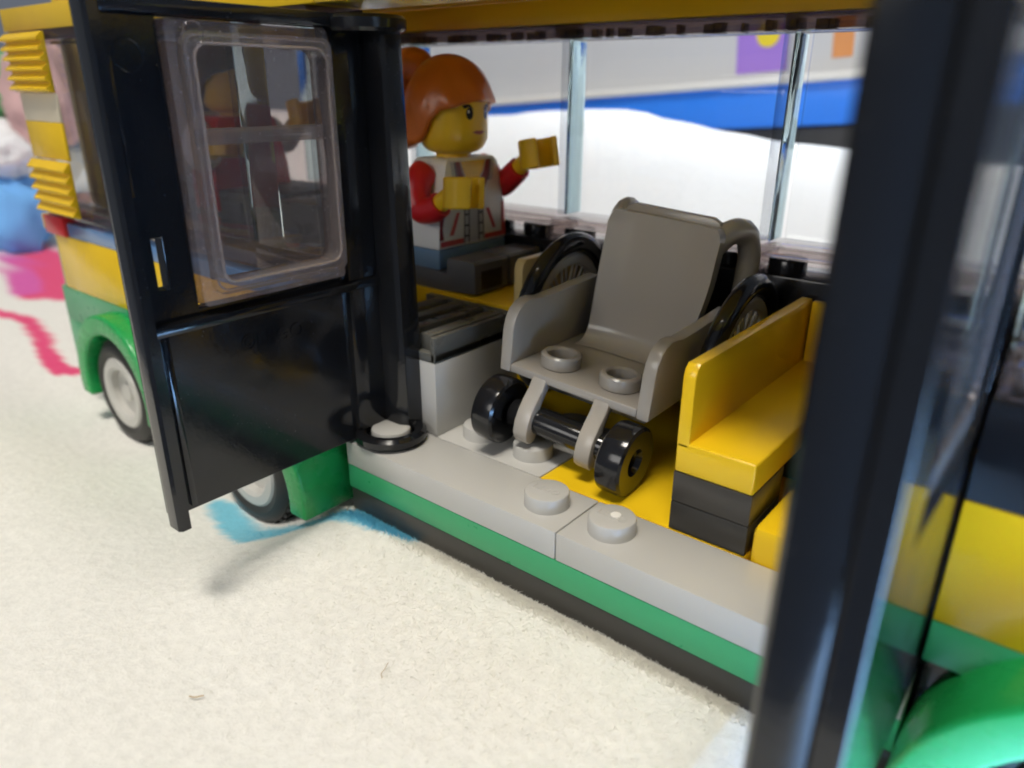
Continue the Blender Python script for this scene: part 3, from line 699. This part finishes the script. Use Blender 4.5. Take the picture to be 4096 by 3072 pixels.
    def lowz(az):     # hem of the hair round the head
        a = abs(math.degrees(az))
        pts = [(0, 2.50), (25, 2.46), (58, 2.36), (72, 2.24), (80, 2.02), (92, 1.86), (112, 1.80), (180, 1.78)]
        for (a0, z0), (a1, z1) in zip(pts, pts[1:]):
            if a <= a1: return z0 + (z1 - z0) * (a - a0) / (a1 - a0)
        return 1.72
    for i in range(nu):
        az = -math.pi + 2 * math.pi * i / nu; col = []
        zl = lowz(az)
        for j in range(nv + 1):
            t = j / nv; z = 3.28 - (3.28 - zl) * (1 - math.cos(t * math.pi / 2)) if t < 1 else zl
            zz = (3.28 - z) / .95
            rr = .81 * math.sqrt(max(0, 1 - (1 - min(1, zz)) ** 2.2))
            rr *= 1 + .035 * math.sin(az * 7 + z * 5) * min(1, zz) + .022 * math.sin(az * 19 - z * 9) * min(1, zz)
            if abs(az) < .9: rr += (.06 * (1 - abs(az) / .9) + .05 * math.sin(az * 9 + z * 6)) * min(1, zz)      # swept fringe
            if z < 2.3: rr = max(.66, rr - .10 * (2.3 - z))
            sw = .05 * math.sin(az + .6)
            col.append(Vector((rr * math.cos(az) - .10, rr * math.sin(az), z + sw * min(1, zz))))
        grid.append(col)
    top = bm.verts.new((-.10, 0, 3.28)); vv = [[bm.verts.new(p) for p in c[1:]] for c in grid]
    for i in range(nu):
        i2 = (i + 1) % nu
        bm.faces.new((top, vv[i][0], vv[i2][0]))
        for j in range(nv - 1): bm.faces.new((vv[i][j], vv[i][j + 1], vv[i2][j + 1], vv[i2][j]))
    ha = obj("hair", bm, hairmat, f, local=True, sharp=180)
    so = ha.modifiers.new("solid", 'SOLIDIFY'); so.thickness = .12; so.offset = -1
    bm = NB()
    P = spline([(-.62, 0, 2.92), (-.92, 0, 3.08), (-1.22, .02, 2.96), (-1.38, .03, 2.5), (-1.32, .02, 2.0), (-1.2, 0, 1.65)], 7)
    n = len(P); tube(bm, P, [.20 + .17 * math.sin(math.pi * min(1, (k + 2) / (n + 1))) ** .7 for k in range(n)], 16)
    obj("ponytail", bm, hairmat, ha, local=True, sharp=180)
    if detail:
        def patch(name, poly, m, lift):       # flat print on the front of the torso; poly in (u 0..1, v 0..1)
            bm = NB(); vs = []
            for u, v in poly:
                z = 1.50 * v + .015; hwf = .92 - (.92 - .68) * max(0, (z - .5)) if z > .5 else .92
                xf = .48 - (.01 * max(0, (z - .55) / .9)) + lift
                vs.append(bm.verts.new((xf, (u * 2 - 1) * hwf, z)))
            fc = bm.faces.new(vs); bmesh.ops.triangulate(bm, faces=[fc])
            o = obj(name, bm, m, to, local=True, recalc=False)
        L1, L2, L3 = .004, .008, .012
        patch("shirt_print", [(.37, .03), (.62, .03), (.62, .60), (.66, .80), (.34, .80), (.37, .60)], 'inkpale', L1)
        patch("collar_print", [(.14, .99), (.20, .80), (.30, .66), (.42, .60), (.58, .60), (.70, .66), (.80, .80), (.86, .99), (.76, .99), (.70, .86), (.60, .74), (.5, .71), (.40, .74), (.30, .86), (.24, .99)], 'inkdred', L2)
        patch("neck_print", [(.26, .99), (.32, .86), (.41, .76), (.5, .73), (.59, .76), (.68, .86), (.74, .99)], 'skin', L3)
        for m_, a, w_ in (('inkgrey', .06, .05), ('inkpale', .0, .05)):
            patch("strap_print", [(a + .06, .99), (a + .15, .74), (a + .15 + w_, .74), (a + .06 + w_, .99)], m_, L2)
            patch("strap_print", [(1 - a - .06, .99), (1 - a - .15, .74), (1 - a - .15 - w_, .74), (1 - a - .06 - w_, .99)], m_, L2)
        patch("side_print", [(.0, .10), (.0, .36), (.06, .36), (.045, .24), (.06, .10)], 'inkdred', L2)
        patch("side_print", [(1, .06), (1, .50), (.95, .44), (.965, .24), (.93, .06)], 'inkred', L2)
        patch("hem_print", [(.01, .02), (.01, .085), (.34, .085), (.34, .02)], 'inkred', L3)
        patch("hem_print", [(.66, .02), (.66, .085), (.99, .085), (.99, .02)], 'inkred', L3)
        patch("pocket_print", [(.14, .14), (.24, .40), (.29, .40), (.20, .14)], 'inkred', L2)
        patch("pocket_print", [(.84, .14), (.74, .40), (.69, .40), (.79, .14)], 'inkred', L2)
        for u in (.355, .425, .575, .645):
            patch("zip_print", [(u - .009, .02), (u + .009, .02), (u + .009, .60), (u - .009, .60)], 'ink', L2)
        for u in (.36, .58):
            for v in (.09, .22, .35, .48): patch("zip_print", [(u, v), (u + .065, v), (u + .065, v + .022), (u, v + .022)], 'ink', L3)
        def face(name, pts, m, lift):         # print wrapped round the head; pts in (degrees to its left, z)
            bm = NB(); rr = .635 + lift
            vs = [bm.verts.new((rr * math.cos(R(a)), rr * math.sin(R(a)), z)) for a, z in pts]
            ca_ = sum(a for a, z in pts) / len(pts); cz_ = sum(z for a, z in pts) / len(pts)
            cv = bm.verts.new((rr * math.cos(R(ca_)), rr * math.sin(R(ca_)), cz_))
            for k in range(len(vs)): bm.faces.new((cv, vs[k], vs[(k + 1) % len(vs)]))
            obj(name, bm, m, he, local=True, recalc=False, sharp=180)
        for sg in (-1, 1):
            E = lambda a0, z0, ra, rz, n=16: [(a0 + ra * math.cos(2 * math.pi * k / n), z0 + rz * math.sin(2 * math.pi * k / n)) for k in range(n)]
            face("eye_print", E(sg * 19, 2.30, 6.4, .10), 'ink', .006)
            face("eye_glint", E(sg * 19 - 2, 2.335, 1.8, .028, 10), 'inkwhite', .012)
            face("lash_print", [(sg * 11, 2.36), (sg * 19, 2.42), (sg * 28, 2.38), (sg * 32, 2.43), (sg * 26, 2.45), (sg * 18, 2.45)], 'ink', .008)
            face("brow_print", [(sg * 10, 2.52), (sg * 18, 2.565), (sg * 30, 2.51), (sg * 30, 2.545), (sg * 18, 2.61), (sg * 10, 2.555)], 'inkdred', .006)
        face("mouth_print", [(-14, 1.99), (-6, 1.955), (0, 1.95), (6, 1.955), (14, 1.99), (6, 2.02), (0, 2.01), (-6, 2.02)], 'lip', .006)
        face("mouth_line", [(-15, 2.0), (0, 1.985), (15, 2.0), (0, 1.997)], 'inkdred', .010)
    return f
figure("toy_figure", "toy figure with orange hair, red sleeves and outstretched arms seated behind the open door", (-5.38, 4.02, 2.33), 'hair', 'white', 'red', 'legs', 'sand')
figure("toy_figure", "dark haired toy figure dimly seen inside the rear cabin through the door window", (-11.0, 3.1, 2.9), 'brown', 'red', 'white', 'legs', 'red', False)

# ------------------------------------------------------------------ things behind and beside the bus
def mound(name, label, cat, fn, x0, x1, y0, y1, nx, ny, m):
    bm = NB(); g = [[bm.verts.new((x0 + (x1 - x0) * i / nx, y0 + (y1 - y0) * j / ny, fn(x0 + (x1 - x0) * i / nx, y0 + (y1 - y0) * j / ny))) for i in range(nx + 1)] for j in range(ny + 1)]
    for j in range(ny):
        for i in range(nx): bm.faces.new((g[j][i], g[j][i + 1], g[j + 1][i + 1], g[j + 1][i]))
    o = obj(name, bm, m, sharp=180); o['label'] = label; o['category'] = cat; return o
def quilt(x, y):
    pts = [(-45, 3.8), (-20, 3.8), (-14, 4.05), (-11.5, 4.3), (-9.6, 4.35), (-8, 4.05), (-6, 3.75), (-4, 3.5), (0, 3.3), (8, 3.2), (20, 2)]
    h = pts[0][1]
    for (a, z0), (b_, z1) in zip(pts, pts[1:]):
        if a <= x <= b_: h = z0 + (z1 - z0) * sm(a, b_, x)
    edge = sm(-46, -40, x) * (1 - sm(14, 21, x))
    t = sm(8.5, 15, y) * (1 - sm(17.5, 24, y))
    n_ = .22 * noise.noise((x * .35 + y * .2, y * .5, 2)) * t * (1 - sm(13.2, 14.8, y) * .8)
    return -2.3 + (h + 2.3) * t * edge + n_
mound("white_quilt", "crumpled white quilt heaped behind the far windows", "quilt", quilt, -48, 22, 8.5, 24, 110, 40, 'linen')
# blue tub with a pale printed card behind it, tilted a little
tub = thing("blue_tub", "long bright blue tub lying beyond the white quilt", "plastic tub", (-8, 26, -2.75), (0, R(-4.2), 0)); WORLD.pop(tub.name)
bm = NB(); box(bm, (-30, 0, 6.25), (16, 14, 7.95), .12, 2); obj("tub_body", bm, 'blue', tub, local=True)
bm = NB(); box(bm, (-30.2, -.25, 7.9), (16.2, 14, 8.22), .1, 2); obj("rim", bm, 'white', tub, local=True)
bm = NB(); box(bm, (-29.5, .6, .2), (15.5, 14, 6.3), .12, 2); obj("tub_shadow", bm, 'ink', tub, local=True)  # black block painting the shadow gap below the blue body
card = thing("printed_card", "pale grey board with violet and orange picture squares standing on the blue tub", "picture board", (-8, 27, 5.45), (0, R(-4.2), 0)); WORLD.pop(card.name)
bm = NB(); box(bm, (-30, 0, .05), (16, .5, 7), .05); obj("board", bm, 'panel', card, local=True)
def tile(name, x0, x1, z0, z1, m, y=-.01):
    bm = NB(); box(bm, (x0, y - .03, z0), (x1, y, z1), .0); return obj(name, bm, m, card, local=True)
tile("violet_picture", -2.1, .1, .3, 2.1, 'violet')
bm = NB(); cyl(bm, (-.75, -.06, 1.75), .5, .03, 'y', 28, .005); obj("yellow_picture", bm, 'sunny', card, local=True)
tile("orange_picture", 1.9, 2.7, .6, 2.2, 'orange')
# blurred things past the back of the bus
def blob(name, label, cat, c, rad, m, seed, amp=.34):
    bm = NB(); bmesh.ops.create_uvsphere(bm, u_segments=36, v_segments=20, radius=1)
    for v in bm.verts:
        n_ = 1 + amp * noise.noise(v.co * 1.6 + Vector((seed, 0, 0))) + amp * .5 * noise.noise(v.co * 3.4 + Vector((seed, 5, 0)))
        v.co = Vector((c[0] + v.co.x * rad[0] * n_, c[1] + v.co.y * rad[1] * n_, c[2] + v.co.z * rad[2] * n_))
    o = obj(name, bm, m, sharp=180); o['label'] = label; o['category'] = cat; o['group'] = 'cushions at the left edge' if cat == 'cushion' else 'bundled cloths at the left edge'
blob("cushion", "sky blue cushion lying at the left edge beyond the bus", "cushion", (-36.0, 6.0, -.6), (2.6, 1.6, 2.2), 'cyan', 1)
blob("cushion", "white rounded cushion on top of the sky blue one at the left edge", "cushion", (-36.2, 6.3, 2.2), (2.3, 1.4, 1.2), 'linen', 4)
blob("cloth_bundle", "green bundled cloth high at the left edge behind the bus", "cloth", (-37.2, 7.2, 4.6), (1.8, 1.4, 1.7), 'leaf', 8)
blob("cloth_bundle", "pale pink bundled cloth between the green bundle and the bus", "cloth", (-34.6, 8.0, 4.4), (1.5, 1.4, 2.4), 'pinkf', 12)
